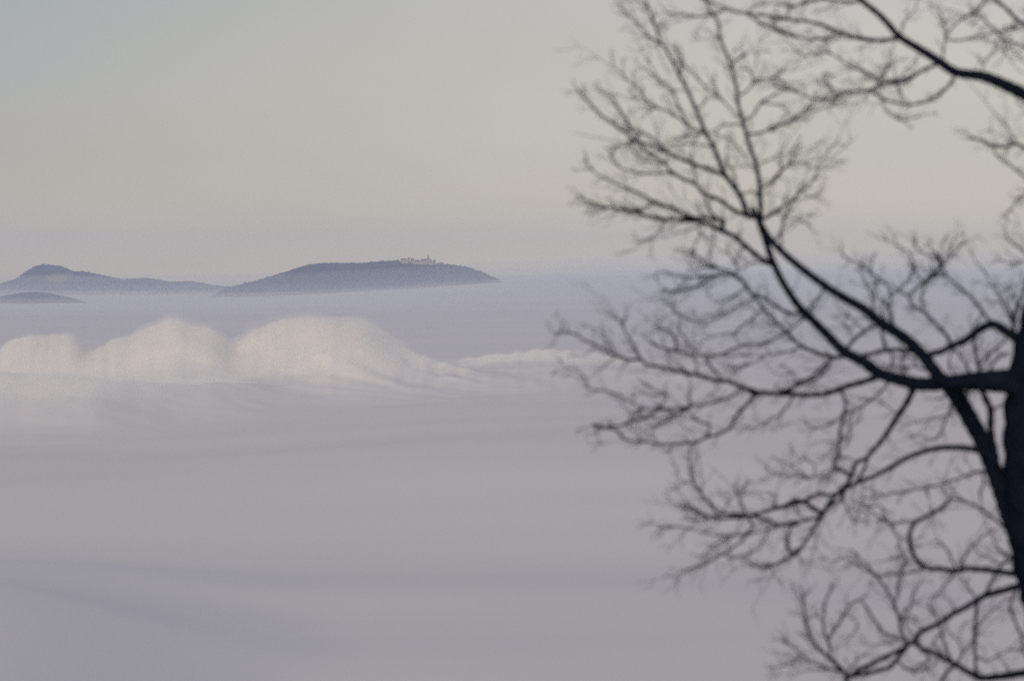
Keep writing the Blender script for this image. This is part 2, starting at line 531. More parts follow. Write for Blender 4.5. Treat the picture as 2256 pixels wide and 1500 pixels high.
def hip_roof(x0, x1, y0, y1, z0, z1, hip):
    bm = bmesh.new()
    ym = (y0 + y1) / 2
    a = [bm.verts.new(p) for p in ((x0, y0, z0), (x1, y0, z0), (x1, y1, z0), (x0, y1, z0), (x0 + hip, ym, z1), (x1 - hip, ym, z1))]
    for q in ((0, 1, 5, 4), (2, 3, 4, 5), (3, 0, 4), (1, 2, 5), (3, 2, 1, 0)):
        bm.faces.new([a[i] for i in q])
    return bm


def building(name, px0, px1, y_eave, y_base, y_ridge, label, cat, wm, rmat, storeys=2, nwin=5, deep=14, hip=4, dy=0, group='abbey buildings on the hill'):
    cx = ((px0 + px1) / 2 - 1128) * AS
    zb = (600 - y_base) * AS
    root = empty(name, (cx, AY + dy, zb))
    tag(root, label, cat, group)
    W = (px1 - px0) * AS / 2
    H = (y_base - y_eave) * AS
    bm = bmesh.new(); box_bm(bm, -W, W, 0, deep, -14, H)
    wall = bm_obj('wall', bm, wm, root)
    RZ = (y_eave - y_ridge) * AS
    bm_obj('roof', hip_roof(-W - .6, W + .6, -.6, deep + .6, H + .003, H + RZ, hip), rmat, root)
    for k in range(storeys):
        for i in range(nwin):
            x = -W + (i + .5) * 2 * W / nwin
            z = H * (k + .5) / storeys
            bm = bmesh.new()
            box_bm(bm, x - .8, x + .8, -.12, .1, z - 1.3, z + 1.3)
            bm_obj('window', bm, M_GLASS, root)
    return root, W, H


church, W, H = building('abbey_church', 926, 952, 574.5, 583.5, 570.5, 'pale pink abbey church with long tiled roof and tall tower', 'church',
                        M_WALL, M_ROOF, 2, 6, 18, 5)
# tower at the right end of the church
tx = (943.5 - (926 + 952) / 2) * AS
zt = (583.5 - 567.5) * AS
bm = bmesh.new(); box_bm(bm, tx - 3.6, tx + 3.6, -1.2, 6.2, -13, zt)
tower = bm_obj('tower', bm, M_WALLG, church)
bm = bmesh.new()
prof = [(4.1, 0), (4.1, .8), (3.4, 2.2), (2.7, 3.6), (2.3, 4.2), (2.0, 6.6), (2.4, 7.0), (1.3, 9.0), (.5, 11.5), (.12, 15.0)]
ring = []
for (r, z) in prof:
    ring.append([bm.verts.new((tx + r * math.cos(a * math.pi / 4 + .39), 2.5 + r * math.sin(a * math.pi / 4 + .39), zt + .01 + z)) for a in range(8)])
for a, b2 in zip(ring, ring[1:]):
    for i in range(8):
        bm.faces.new((a[i], a[(i + 1) % 8], b2[(i + 1) % 8], b2[i]))
bm.faces.new(ring[0][::-1]); bm.faces.new(ring[-1])
bm_obj('spire', bm, M_SLATE, tower)
building('abbey_wing', 882, 896, 573, 583, 569.5, 'ochre abbey wing at the left end of the buildings', 'building', M_WALL, M_ROOF, 2, 4, 14, 3, 6)
building('gate_tower', 897.5, 903, 569.5, 583, 566, 'stocky grey abbey tower beside the ochre wing', 'tower', M_WALLG, M_SLATE, 3, 2, 9, 4, 2)
building('abbey_wing', 904, 912, 571.5, 583, 568.5, 'grey abbey block just right of the stocky tower', 'building', M_WALLG, M_SLATE, 2, 3, 12, 3, 4)
building('abbey_wing', 913, 925, 575.5, 583.5, 572.5, 'low pink abbey range joining the church on its left', 'building', M_WALL, M_ROOF, 2, 4, 12, 3, 5)
building('abbey_wing', 953, 960, 576, 584, 572.5, 'grey gabled abbey block right of the church', 'building', M_WALLG, M_SLATE, 2, 3, 14, 3, 0)
building('outbuilding', 966, 978, 580.5, 586, 578.5, 'small low pale house on the slope right of the abbey', 'house', M_WALL, M_ROOF, 1, 4, 10, 3, -30)
building('garden_pavilion', 934, 942, 585.5, 590, 584, 'tiny pale pavilion below the church', 'house', M_WALL, M_ROOF, 1, 3, 8, 2, -70)

# ---------------------------------------------------------------- the bare tree
TY = 25.0        # metres from the camera
# strokes: tile name, widths in photo pixels (start, end), points read off the enlarged tile
TILES = {'S': (0, 0, 1.0), 'A': (1200, 0, 3.0), 'B': (1700, 0, 3.0), 'C': (1200, 450, 3.3333), 'D': (1700, 450, 3.3333),
         'E': (1200, 850, 3.3333), 'F': (1700, 800, 3.75), 'G': (1700, 1100, 3.75)}
#LIMBS first: they are the parts of the tree
LIMBS = [
 ('D', 48, 12, '2400 1290 1853 1300 1500 1290 1300 1310 1100 1320 950 1290 790 1240 680 1160 530 1080 420 970 300 850 200 750 80 570 0 400 -50 250 -75 180 -100 110'),
 ('D', 36, 12, '2000 1320 1700 1325 1400 1310 1260 1290 1180 1200 1110 1110 1010 1010 900 930 800 870 680 770 520 680 380 590 220 470 100 370 0 270 -60 180 -115 80 -150 20'),
 ('F', 40, 34, '2160 1900 2060 1520 1970 1280 1920 1120 1860 950 1800 790 1740 640 1650 480 1560 320 1480 200 1440 130'),
 ('B', 34, 9, '2100 860 1850 720 1668 625 1560 572 1400 508 1220 480 1110 410 1000 340 850 248 770 160 700 90 590 0 500 -110 380 -250'),
 ('G', 16, 10, '2260 640 2030 715 1880 760 1770 790 1700 830 1600 890 1500 940 1400 1010 1300 1060 1230 1090 1180 1160 1120 1210'),
 ('D', 26, 12, '2000 1150 1870 1060 1790 980 1700 920 1620 880 1510 930 1420 1000 1310 1045 1250 1080 1140 1100'),
 ('F', 14, 8, '1860 830 1810 770 1760 740 1650 705 1520 695 1380 700 1250 730 1120 780 1000 850 850 930 720 980 640 1030'),
 ('B', 16, 6, '2200 420 1900 260 1668 160 1600 110 1540 50 1480 0 1400 -80'),
 ('B', 14, 5, '2300 1160 2000 1050 1800 1000 1668 980 1620 950 1560 970 1500 970 1430 950 1370 925 1300 910'),
 ('G', 14, 7, '2200 620 2000 612 1850 590 1720 575 1600 570 1540 590 1420 575 1280 560 1200 500 1160 430 1140 350 1150 250 1180 190 1260 150 1400 70 1470 0'),
 ('S', 96, 32, '2330 872 2262 850 2205 838 2160 836 2130 838'),
 ('G', 22, 9, '2500 1380 2085 1430 1950 1452 1850 1465 1720 1470 1620 1420 1520 1360 1430 1310 1330 1260 1240 1230 1180 1170'),
]
STROKES = '''
A 12 3|1350 1430 1290 1290 1190 1150 1120 980 1060 870 1000 730 940 590 890 500 830 380 760 260 700 90 660 0
A 11 4|1430 1470 1420 1230 1400 1100 1360 980 1330 880 1310 800 1280 700 1270 600 1235 450 1190 330 1155 250 1150 150 1110 100 1070 20 1040 -60
A 9 3|1190 1160 1110 1130 970 1080 830 1020 700 960 600 940 540 880 490 850 430 800 370 760 300 690 250 630 200 570
A 4 3|600 940 500 970 420 970
A 4 3|660 980 600 900 540 790 490 740
A 9 4|1350 1430 1250 1390 1150 1320 1050 1280 1000 1220 930 1190 840 1140 780 1070 700 1020 640 990
A 7 2|1180 1460 950 1430 870 1380 740 1340 630 1280 560 1250 440 1200 340 1150 280 1080 270 1000
A 5 2|1000 1470 820 1450 700 1430 560 1390 420 1370 320 1340 200 1300
A 5 3|740 1340 640 1380 560 1390 480 1340
A 4 3|1000 1220 990 1130 950 1020
A 4 3|840 1140 700 1150 600 1140 500 1110 450 1060 420 970
A 5 3|1060 870 960 850 900 790 840 750 760 720 650 720
A 3 2|760 720 690 680 620 600 530 510 440 420
A 4 2|950 830 880 700 860 630 820 580 750 530 690 480 620 430
A 4 2|1280 780 1200 690 1120 620 1030 550 990 500 930 450
A 4 4|890 500 910 430 900 350
A 4 2|780 300 700 250 620 170 540 90 470 10
A 5 3|1310 800 1380 760 1430 680 1500 640 1560 600
A 3 3|1430 680 1520 690 1580 690
A 5 4|1340 890 1430 880 1530 830 1620 810 1680 790
A 5 3|1430 1250 1500 1200 1560 1130 1620 1080 1680 1000
A 4 3|1290 820 1180 830 1130 860
A 4 3|1270 640 1350 590 1380 520 1340 460 1290 460
A 4 4|1380 530 1430 520 1460 530 1520 510 1600 440
A 4 6|1235 450 1260 400 1300 380 1340 350
A 3 3|1360 1100 1300 1000 1230 930 1180 900
A 4 3|1170 250 1110 260
A 5 4|1440 1450 1530 1390 1600 1350 1680 1280
A 4 3|1280 1270 1250 1150 1190 1050
A 4 3|1180 1470 1100 1400 1050 1290
A 4 2|1290 1280 1400 1270
A 3 2|1060 870 1000 900 940 890 900 910
A 3 2|830 1030 760 1080 680 1070 620 1030 590 1010
A 3 2|1120 980 1050 960 950 950 860 960
A 3 2|940 600 870 600 800 590
A 3 2|700 110 720 170 760 200
A 3 2|700 60 620 10 560 -60
A 3 2|680 240 720 260 750 320 690 300
A 3 2|1000 730 1050 690 1090 630
A 3 2|1520 510 1600 560 1680 600
A 3 2|560 860 540 790 430 640 340 600
A 3 2|830 1020 700 900 640 880 560 860
A 3 2|1400 1100 1480 1060 1580 1010
A 6 3|1680 145 1600 125 1450 105 1330 90 1250 75 1130 30 1060 0 1000 -40
A 4 3|1200 60 1110 100 1000 110 880 100 780 80
A 4 5|1330 90 1420 150 1500 190 1600 230 1680 250
A 3 3|1330 90 1400 40 1450 0
B 8 5|850 255 700 270 570 255 480 230 420 210 340 170 240 145 100 130 0 120
B 5 4|420 215 370 250 240 260 130 230 0 180
B 5 4|590 15 450 10 330 -5 250 10 170 40 80 35 0 20
B 4 3|100 130 115 80 130 20
B 4 3|170 40 230 0
B 7 3|1100 425 990 470 920 520 850 550 740 550 640 600 500 610 430 650 340 665 230 640 150 600 50 575 0 570
B 6 5|1215 500 1150 590 1050 660 950 690 870 690 760 665 700 630 640 600
B 5 2|710 550 690 520 620 480 520 440 460 400 400 360 330 350 230 370 140 330
B 4 3|940 500 870 520 820 530 740 560
B 3 2|710 520 760 450 820 390
B 3 2|730 530 770 430 690 470
B 3 2|730 670 760 740 850 790 950 780 1000 760
B 3 2|870 690 850 630 860 590
B 4 3|1130 400 1140 300 1150 230 1130 120 1080 40
B 4 4|1145 260 1230 270 1350 245 1480 215 1560 200 1650 170
B 4 3|1150 230 1230 150 1310 100 1380 50 1420 0
B 6 3|1800 400 1668 310 1600 285 1540 260 1490 220 1420 150 1350 100
B 3 2|1390 490 1400 440 1440 370 1500 300 1530 270
B 3 2|1530 270 1540 340 1530 390
B 3 2|1620 950 1550 840 1500 780 1460 740
B 5 3|1900 1280 1668 1160 1610 1120 1560 1080 1510 1050 1470 1000
B 4 5|1760 1260 1668 1290 1610 1320
B 3 2|1620 1320 1570 1400 1530 1440
B 5 3|50 1560 70 1500 100 1400 170 1290 240 1230 290 1160 310 1080 340 1050 380 1050
B 4 3|0 1220 60 1140 120 1090 180 1080 270 1060
B 3 3|120 1090 110 1030 170 960
B 5 3|0 870 50 830 120 800 200 750 270 700
B 3 2|200 760 330 720 440 680 560 620
B 3 2|340 1050 400 970 450 910
B 3 2|120 1440 200 1460 260 1500
B 3 2|220 1280 270 1300 320 1280
B 4 3|430 640 370 560 340 490 400 500 440 490
B 3 2|500 610 420 590 350 570
B 3 2|1000 340 950 400 970 450
B 3 2|1540 270 1600 340 1668 330
B 3 2|1668 700 1620 680
B 4 3|1640 960 1560 930 1590 900
B 3 2|1400 -10 1380 60 1300 110 1200 120
B 3 2|860 220 880 140 950 60 960 -20
C 11 3|1660 440 1560 380 1480 310 1380 230 1280 190 1200 150 1060 110 880 115 740 85 640 50 520 30 380 20 290 0
C 6 3|1060 110 960 40 820 0 740 -30
C 4 3|1350 230 1280 120 1210 50 1190 0
C 3 2|870 130 830 210 750 260 680 280
C 3 2|1130 140 1140 220 1240 300
C 3 2|1240 200 1240 300 1220 330
C 3 3|1420 490 1380 400 1340 330 1370 300
C 3 2|1400 450 1440 350 1470 300
C 7 5|1950 810 1867 800 1790 800 1700 750 1600 680 1520 660 1450 560 1390 520 1280 520 1180 570 1100 610 960 640 880 630 850 660
C 5 2|1260 520 1150 530 1030 540 930 510 820 490
C 4 3|1400 505 1250 460 1130 400 1090 370 1040 370
C 3 3|1090 370 1110 340 1070 330 1090 400
C 3 3|1640 440 1530 430 1440 480
C 8 5|2210 1110 2150 1125 2030 1100 1900 1050 1867 1030 1780 940 1680 850 1600 760 1560 680
C 5 4|1780 940 1700 980 1600 1020 1450 1040 1350 1080 1270 1110 1170 1110 1100 1110 1020 1090 880 1060 800 1030 760 990
C 4 3|1780 940 1867 870 1960 800
C 4 3|1540 690 1380 770 1220 850 1120 860 1000 820 940 780 960 710
C 5 3|1470 620 1380 680 1290 720 1230 710
C 3 3|1600 770 1500 860 1410 930 1410 1000 1440 1030
C 3 3|1000 830 980 900 1040 1000 1060 1070
C 5 4|970 1040 960 990 930 940 860 910 790 890
C 9 3|1540 1385 1450 1345 1350 1300 1240 1290 1150 1260 1050 1240 880 1200 760 1180 700 1140 620 1140 520 1110 400 1050 300 1000 230 960 150 930 80 950 50 940
C 4 3|690 1120 640 1020 590 930 570 860 620 820
C 3 2|570 870 510 820
C 3 2|120 920 130 870 120 850
C 4 6|1290 1270 1220 1190 1170 1120
C 5 3|1450 1360 1370 1410 1280 1440 1180 1470 1080 1480 960 1500 830 1500 740 1500 660 1470 560 1410 450 1370 330 1360
C 3 2|330 1360 270 1240 140 1190
C 4 3|1070 1480 1065 1350 1080 1300
C 3 3|840 1500 900 1400 800 1360 700 1300
C 6 6|2100 1175 2020 1260 1920 1310 1800 1350 1700 1390
C 4 3|1900 1045 1750 1090 1620 1110 1570 1150 1440 1180
C 3 2|1620 1110 1480 1110 1300 1110
C 3 2|1830 630 1850 590
C 3 2|1830 1300 1830 1240 1750 1250 1680 1240
C 4 3|1740 320 1740 180 1780 60 1810 0
C 4 3|1620 110 1700 60 1760 30
C 3 2|520 1090 460 990 400 920
C 3 3|620 1140 590 1170 560 1210
C 3 2|520 1120 440 1180
C 3 2|370 1050 290 1110
C 3 2|1250 1290 1260 1330 1240 1310
C 3 2|1040 1240 960 1150 900 1090
C 3 2|1100 1250 1120 1190 1080 1120
C 3 2|1380 940 1290 960 1200 980
C 3 2|900 1400 780 1400 690 1360
D 5 5|380 630 330 710 270 790 220 840
D 7 6|550 1060 620 980 700 920 780 890 830 900
D 9 7|1120 1100 960 1070 820 1075 690 1110 600 1120
D 6 6|800 880 820 1000 840 1070
D 7 3|1310 1045 1290 970 1200 870 1100 780 1030 740 1000 670 930 640 900 600
D 4 3|1110 780 1100 680 1130 580 1200 530 1240 460 1290 400 1340 370
D 6 3|1620 880 1550 790 1480 700 1400 630 1310 550 1260 490 1200 400 1100 350 1050 290 1030 240
D 4 7|1240 460 1220 390 1200 340
D 3 3|1330 370 1390 300 1420 260
D 3 2|1300 380 1320 300 1350 240
D 4 2|1110 560 1060 500 1040 420 1000 350 930 310 880 280
D 4 3|880 880 860 770 880 650 820 570 720 500 660 440 560 410 510 360
D 4 3|750 760 720 640 680 560 650 450
D 7 6|1530 1240 1490 1050 1500 950
D 6 4|1470 1260 1400 1130 1330 1050
D 3 2|1750 850 1700 740 1660 640 1600 560 1530 450 1480 430
D 7 6|1800 1000 1770 850 1830 700 1853 640 1870 560
D 5 4|1770 900 1740 760 1700 680
D 3 2|1900 430 1853 420 1750 430 1640 400
D 3 3|1900 370 1853 350 1810 310 1700 240
D 3 3|1550 790 1490 900 1500 940
D 4 3|800 1180 880 1190 960 1200 1060 1190 1180 1240 1220 1250
D 4 3|960 1090 960 1200 1000 1260
D 4 3|880 1090 880 1190 830 1230
D 4 3|1060 1190 1020 1120 940 1140
D 6 4|1520 1180 1620 1080 1700 1010 1740 930
D 6 4|1600 1230 1660 1120 1740 1090
D 4 3|1560 1200 1600 1120 1540 1060
D 4 3|900 900 870 780 820 700
D 4 3|840 860 800 760 840 680
D 3 2|930 640 980 580 1050 560
D 4 3|1330 1060 1300 1170 1350 1260
D 6 5|460 1130 400 1170 300 1260 190 1310 130 1370 0 1390
D 12 9|780 1265 680 1300 540 1340 420 1385 300 1400 150 1395 0 1390 -100 1380 -170 1350
D 4 3|1380 1350 1370 1410 1440 1400
D 3 2|660 900 600 860 550 800 510 780
D 3 2|600 860 650 830 720 860
D 3 2|560 820 530 880 600 920
D 3 2|740 740 760 640 740 550
D 3 2|1640 720 1540 700
D 3 2|1250 520 1170 470 1080 480
D 3 2|720 500 740 420 750 350
D 3 2|980 590 1040 500 1010 430
D 3 2|1700 640 1780 600 1853 560
D 3 2|1790 900 1800 780 1780 650
D 4 2|520 1370 540 1440 545 1500
F 14 9|1180 190 1120 320 1040 440 970 550 900 650 820 740 770 790
F 8 9|770 790 700 820 670 900 620 1000 530 1080
F 6 6|800 770 750 900 680 1010 640 1030
F 9 4|640 1010 530 1090 450 1190 390 1290 330 1400 260 1500 220 1540 140 1600 0 1675 -60 1700
F 6 8|540 1080 470 1085 370 1080 280 1140 180 1160 90 1190 0 1200
F 6 6|600 1060 560 1130 450 1200 380 1270 260 1300 130 1330 0 1330
F 6 5|580 230 610 330 600 430 570 530 560 650 540 780 520 840
F 6 8|555 700 540 790 515 850
F 5 3|950 180 850 280 720 370 610 420 520 480 400 530 310 520 270 480
F 3 3|570 760 650 790 700 820
F 3 2|1500 420 1400 440 1280 470 1180 490 1060 510
F 4 3|1520 300 1480 340 1450 450 1400 560 1360 630 1290 620 1220 600
F 3 2|1010 400 950 350 870 310
F 5 3|1830 900 1720 890 1620 920 1520 960 1400 1000 1250 1030 1100 1060 960 1080 850 1110 740 1110
F 6 4|1940 1380 1910 1350 1820 1270 1700 1190 1600 1140 1480 1110 1430 1060 1420 1000
F 4 3|1480 1110 1410 1190 1320 1250 1180 1300 1060 1310 960 1330
F 5 4|1280 1030 1290 1080 1300 1130
F 3 2|1180 1300 1130 1400 1130 1500
F 5 3|1740 890 1750 1000 1720 1080 1740 1150
F 3 2|1630 700 1600 760 1600 830
F 3 3|590 1110 640 1240 700 1330 715 1280 720 1250
F 3 3|720 1240 760 1150 780 1190 900 1180 960 1300
F 16 12|1850 780 1810 560 1810 390 1770 300 1720 170
F 5 5|1810 380 1860 365 1910 350
F 5 3|1480 230 1420 280 1340 300
F 4 3|180 280 130 350 60 430 0 460 -110 520 -210 545
F 3 2|740 460 650 540 630 660 570 720
F 3 2|610 620 520 650 430 640
F 3 2|180 1160 200 1210 210 1260
F 3 3|560 850 500 920 450 930
F 3 3|520 850 480 920 480 980
F 3 2|460 930 350 940 220 930 100 930
F 3 2|350 840 250 780 200 770
F 5 3|1600 250 1640 210 1600 330 1620 260
F 3 2|280 940 200 870 110 810
E 5 4|1080 150 1010 190 930 230 820 290 760 280
E 6 4|960 165 830 180 740 230 640 260 560 290 460 300 380 310 350 280
E 7 4|1560 60 1470 150 1400 230 1370 300 1280 350 1180 380 1100 415 1000 420 880 430 740 410 630 400 560 370 540 330
E 5 3|1190 370 1210 290 1130 260 1070 210
E 3 3|930 430 920 480 860 480
E 9 3|1867 840 1760 880 1680 900 1580 930 1500 950 1400 940 1270 930 1220 870 1140 780 1080 680 1065 560 1070 440
E 6 6|1867 990 1720 1020 1660 990 1560 960 1500 950
E 4 3|1867 1020 1700 1030 1600 1060 1480 1090 1360 1100 1220 1090 1120 1060
E 3 4|1120 1060 1060 1045 960 1030 830 1040
E 5 3|1530 1040 1500 1070 1440 1140 1330 1220 1200 1290 1100 1330 1000 1370
E 3 3|1640 1060 1580 1180 1480 1240 1350 1260
E 5 4|1900 1170 1867 1200 1760 1280 1660 1320 1570 1330 1490 1290
E 6 5|1500 960 1350 970 1200 960 1100 930
E 3 3|1180 940 1080 900 980 880
E 3 2|1060 710 990 680
E 4 3|1150 790 1160 730
E 5 4|1470 920 1450 850
E 4 3|1680 900 1700 810 1640 780
E 3 2|1950 690 1867 660 1750 660 1640 610 1590 550
E 3 2|1440 1090 1300 1130 1200 1200
E 3 2|1660 1320 1680 1380 1620 1420
E 5 4|1810 1040 1770 1130 1790 1190 1830 1240
E 3 2|700 410 690 350
E 3 2|500 300 460 240
E 3 2|1240 960 1100 990 1000 970
E 3 2|1300 940 1340 870 1380 800
E 3 2|1440 940 1430 780 1480 720 1540 700
E 4 2|720 170 660 190 610 190
G 9 8|1120 1210 1050 1300 980 1380 880 1410 770 1440 650 1450
G 9 3|650 1460 620 1450 560 1380 480 1310 420 1260 350 1180 300 1080 270 940 260 800 240 710
G 10 9|700 1700 670 1560 640 1460
G 6 3|480 1310 480 1200 430 1080 430 950 440 850 480 760 510 680
G 5 4|470 1140 530 1050 590 970 650 870 720 830 780 880 850 1000 940 1110 1000 1140 1080 1160
G 8 3|1130 1200 1070 1090 1060 1000 1020 880 960 760 890 660 820 580 740 500 650 400
G 7 5|1760 790 1820 680 1850 600 1900 540 1990 490
G 5 4|1280 560 1150 600 1050 615 930 620 860 640
G 5 3|1540 590 1590 480 1640 400 1720 330 1800 250
G 4 3|1530 580 1500 520 1450 420 1390 350 1320 340
G 4 3|1900 530 1860 520 1780 470 1680 430
G 7 6|1990 490 1900 430 1850 380
G 7 6|1700 840 1690 950 1680 1100 1680 1250 1690 1450
G 4 3|1700 830 1680 800 1620 720 1560 640
G 4 3|1540 590 1500 620 1400 740 1340 820
G 6 4|1490 1340 1430 1200 1400 1080 1390 1020
G 6 3|1530 1350 1600 1240 1640 1190 1700 1100
G 7 6|1510 1370 1450 1420 1400 1500 1340 1600
G 6 4|2030 740 1970 870 2010 1000 2070 1150 2090 1300
G 4 3|1070 1010 1080 950 1140 880 1180 760 1250 650
G 3 3|1040 820 1060 680 1080 560 1110 480 960 490
G 4 5|1380 1020 1360 960 1300 880 1300 830
G 4 2|640 1450 540 1410 400 1400 240 1420
G 5 3|560 1400 500 1400 350 1350 250 1290 180 1220 90 1150
G 3 2|240 1300 120 1360 30 1390
G 4 3|1070 1000 1150 960 1220 1000
G 4 3|1130 960 1100 1040 1160 1090
G 3 3|1690 1300 1780 1330 1880 1280 1970 1240 2085 1240
G 4 3|610 1440 660 1380 720 1310 790 1260
G 5 4|1120 1400 1250 1410 1330 1380
G 4 3|250 400 180 470 120 380 130 320
G 3 2|860 640 720 540 620 480 500 510
G 3 2|960 180 1040 300 1140 350
G 4 3|1000 220 960 180 840 110 760 40
G 3 2|980 200 900 160 880 220
G 3 2|1700 1050 1800 940 1900 850
G 3 3|1500 900 1490 860
G 3 2|1400 1100 1340 1180 1420 1290
G 3 2|1570 1300 1560 1200 1480 1100
G 3 2|290 1000 350 960 400 960
G 3 2|270 800 330 740
G 4 3|1950 1450 1950 1390 1900 1330
G 4 3|1850 1460 1850 1400
G 3 3|1300 1250 1280 1340 1180 1380
G 3 2|700 1010 680 1100 560 1220
G 3 2|900 1180 1000 1180 1110 1195
'''


def parse(tile, w0, w1, nums):
    ox, oy, k = TILES[tile]
    v = [float(q) for q in nums.split()]
    f = lambda w: float(w) * (1.12 if float(w) > 6 else 1.0) + .3
    return {'w0': f(w0), 'w1': f(w1), 'p': [(ox + v[i] / k, oy + v[i + 1] / k) for i in range(0, len(v), 2)]}


def catmull(P, step=7.0):
    """smooth a list of numpy points (x, y, depth, width)"""
    P = [np.array(q, float) for q in P]
    if len(P) < 2: return P
    Q = [2 * P[0] - P[1]] + P + [2 * P[-1] - P[-2]]
    o = []
    for i in range(1, len(Q) - 2):
        a, b, c, d = Q[i - 1:i + 3]
        n = max(1, int(np.hypot(*(c - b)[:2]) / step))
        for j in range(n):
            t = j / n
            o.append(.5 * (2 * b + (c - a) * t + (2 * a - 5 * b + 4 * c - d) * t * t + (3 * b - 3 * c + d - a) * t ** 3))
    o.append(P[-1])
    return o


rt = random.Random(21)
placed = []      # (x, y, depth, limb) points to hang the next stroke on
PXM = TY / FPX   # metres per photo pixel at the tree


def place(st, limb=None, drift=.55, is_limb=False):
    """give a stroke its depth: start where it meets what is already there, then lean out of or into the picture"""
    P = st['p']
    arr = np.array([q[:3] for q in placed]) if placed else None
    w0, w1 = st['w0'], st['w1']
    d0 = 0.0
    if arr is not None and not is_limb:
        best = None
        for end in (0, 1):
            q = P[0] if end == 0 else P[-1]
            dd = np.hypot(arr[:, 0] - q[0], arr[:, 1] - q[1])
            i = int(dd.argmin())
            ww = (w0 if end == 0 else w1)
            score = dd[i] - (10 if ww >= max(w0, w1) and w0 != w1 else 0) - (4 if end == 0 else 0)
            if best is None or score < best[0]: best = (score, end, i, dd[i])
        _, end, i, dist = best
        if end == 1:
            P = P[::-1]; w0, w1 = w1, w0
        limb = placed[i][3]
        d0 = placed[i][2]
        if dist > 3:       # bridge the gap to the parent
            P = [(placed[i][0], placed[i][1])] + P
    n = len(P)
    L_ = np.concatenate([[0], np.cumsum([math.hypot(P[k + 1][0] - P[k][0], P[k + 1][1] - P[k][1]) for k in range(n - 1)])])
    g1 = rt.gauss(0, drift); g2 = rt.gauss(0, .25)
    g1 = max(-1.1, min(1.1, g1))
    if is_limb: g1 = st.get('lean', g1)
    pts = []
    for k in range(n):
        s = L_[k]; t = s / max(L_[-1], 1)
        w = w1 + (w0 - w1) * (1 - t) ** (1.5 if is_limb else 1)
        dep = d0 + g1 * s * .8 + g2 * s * math.sin(t * 3)
        dep = max(-800, min(800, dep))
        pts.append((P[k][0], P[k][1], dep, w))
    C_ = catmull(pts)
    for q in C_: placed.append((q[0], q[1], q[2], limb))
    st['c'] = C_; st['limb'] = limb; st['len'] = L_[-1]
    return st


class Tubes:
    def __init__(s): s.V = []; s.F = []; s.n = 0

    def add(s, C_, sides=6, tip=True, knob=.1, wmin=1.0):
        pts = []
        for q in C_:
            d = TY + q[2] * PXM
            p = at(q[0], q[1], TY)
            pts.append(np.array(p * (d / TY)))
        m_ = len(pts)
        if m_ < 2: return
        u = None; V = []
        for i in range(m_):
            tn = pts[min(i + 1, m_ - 1)] - pts[max(i - 1, 0)]
            tn = tn / (np.linalg.norm(tn) + 1e-9)
            if u is None:
                u = np.cross(tn, (0, 1, .2)); u /= (np.linalg.norm(u) + 1e-9)
            u = u - tn * u.dot(tn); u /= (np.linalg.norm(u) + 1e-9)
            v = np.cross(tn, u)
            r = max(C_[i][3], wmin) * .5 * PXM * (1 + knob * math.sin(i * 1.9 + s.n) * (1 if i % 3 else 1.6))
            if tip and i == m_ - 1: r *= .35
            for k in range(sides):
                a = 2 * math.pi * k / sides
                V.append(pts[i] + r * (math.cos(a) * u + math.sin(a) * v))
        for i in range(m_ - 1):
            for k in range(sides):
                a = s.n + i * sides + k; b = s.n + i * sides + (k + 1) % sides
                s.F.append((a, b, b + sides, a + sides))
        # closed ends
        for base_ in (s.n, s.n + (m_ - 1) * sides):
            if sides == 6:
                s.F.append((base_, base_ + 1, base_ + 2, base_ + 3)); s.F.append((base_, base_ + 3, base_ + 4, base_ + 5))
            elif sides == 4:
                s.F.append((base_, base_ + 1, base_ + 2, base_ + 3))
            elif sides == 12:
                for j in range(0, 10, 2): s.F.append((base_, base_ + j + 1, base_ + j + 2, base_ + (j + 3) % 12)) if j + 3 < 12 else None
        s.V.extend(V); s.n += len(V)

    def build(s, name, parent, origin):
        V = np.array(s.V) - np.array(origin)
        me = np_mesh(name, V, np.array(s.F))
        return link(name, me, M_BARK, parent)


# trunk: stands on the hillside, passes just outside the right edge of the frame
TRUNK = [(2216, 2900, 20, 235), (2240, 2500, 10, 215), (2290, 2100, 0, 205), (2380, 1700, 0, 200), (2362, 1400, 0, 190), (2316, 1200, 0, 184),
         (2299, 1000, 0, 180), (2305, 860, 0, 180), (2331, 720, 0, 170), (2352, 620, 0, 158), (2378, 480, 0, 140), (2400, 250, 0, 120), (2420, 0, 0, 105),
         (2400, -400, 0, 85), (2330, -900, 0, 60), (2290, -1400, 30, 35), (2280, -1800, 50, 14)]
base = at(2216, 2900, TY)
gz = ground_z(base.x, TY)
TRUNK = [(2190, 750 + (-(gz - .4) / TY) * FPX - 150, 20, 330)] + [(2200, 750 + (-(gz + .5) / TY) * FPX - 150, 20, 260)] + TRUNK
origin = Vector((base.x, TY, gz))
tree = empty('bare_tree', origin)
tag(tree, 'leafless dark tree with wide crooked branches at the right edge above the fog', 'tree')
tc_ = catmull(TRUNK, 20)
tb_ = Tubes(); tb_.add(tc_, 12, True, .03)
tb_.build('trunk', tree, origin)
for q in tc_: placed.append((q[0], q[1], q[2], None))

leans = [-.12, .18, -.06, .35, -.35, .15, .5, .6, -.5, -.55, -.12, .45]
limbs = []
for i, (tile, a, b, s) in enumerate(LIMBS):
    st = parse(tile, a, b, s)
    P = st['p']
    st['lean'] = leans[i] * .7
    # each limb really starts in the trunk
    arr = np.array([q[:2] for q in tc_])
    j = int(np.hypot(arr[:, 0] - P[0][0], arr[:, 1] - P[0][1]).argmin())
    if i == 1: pass
    place(st, limb=i, is_limb=True)
    limbs.append(st)

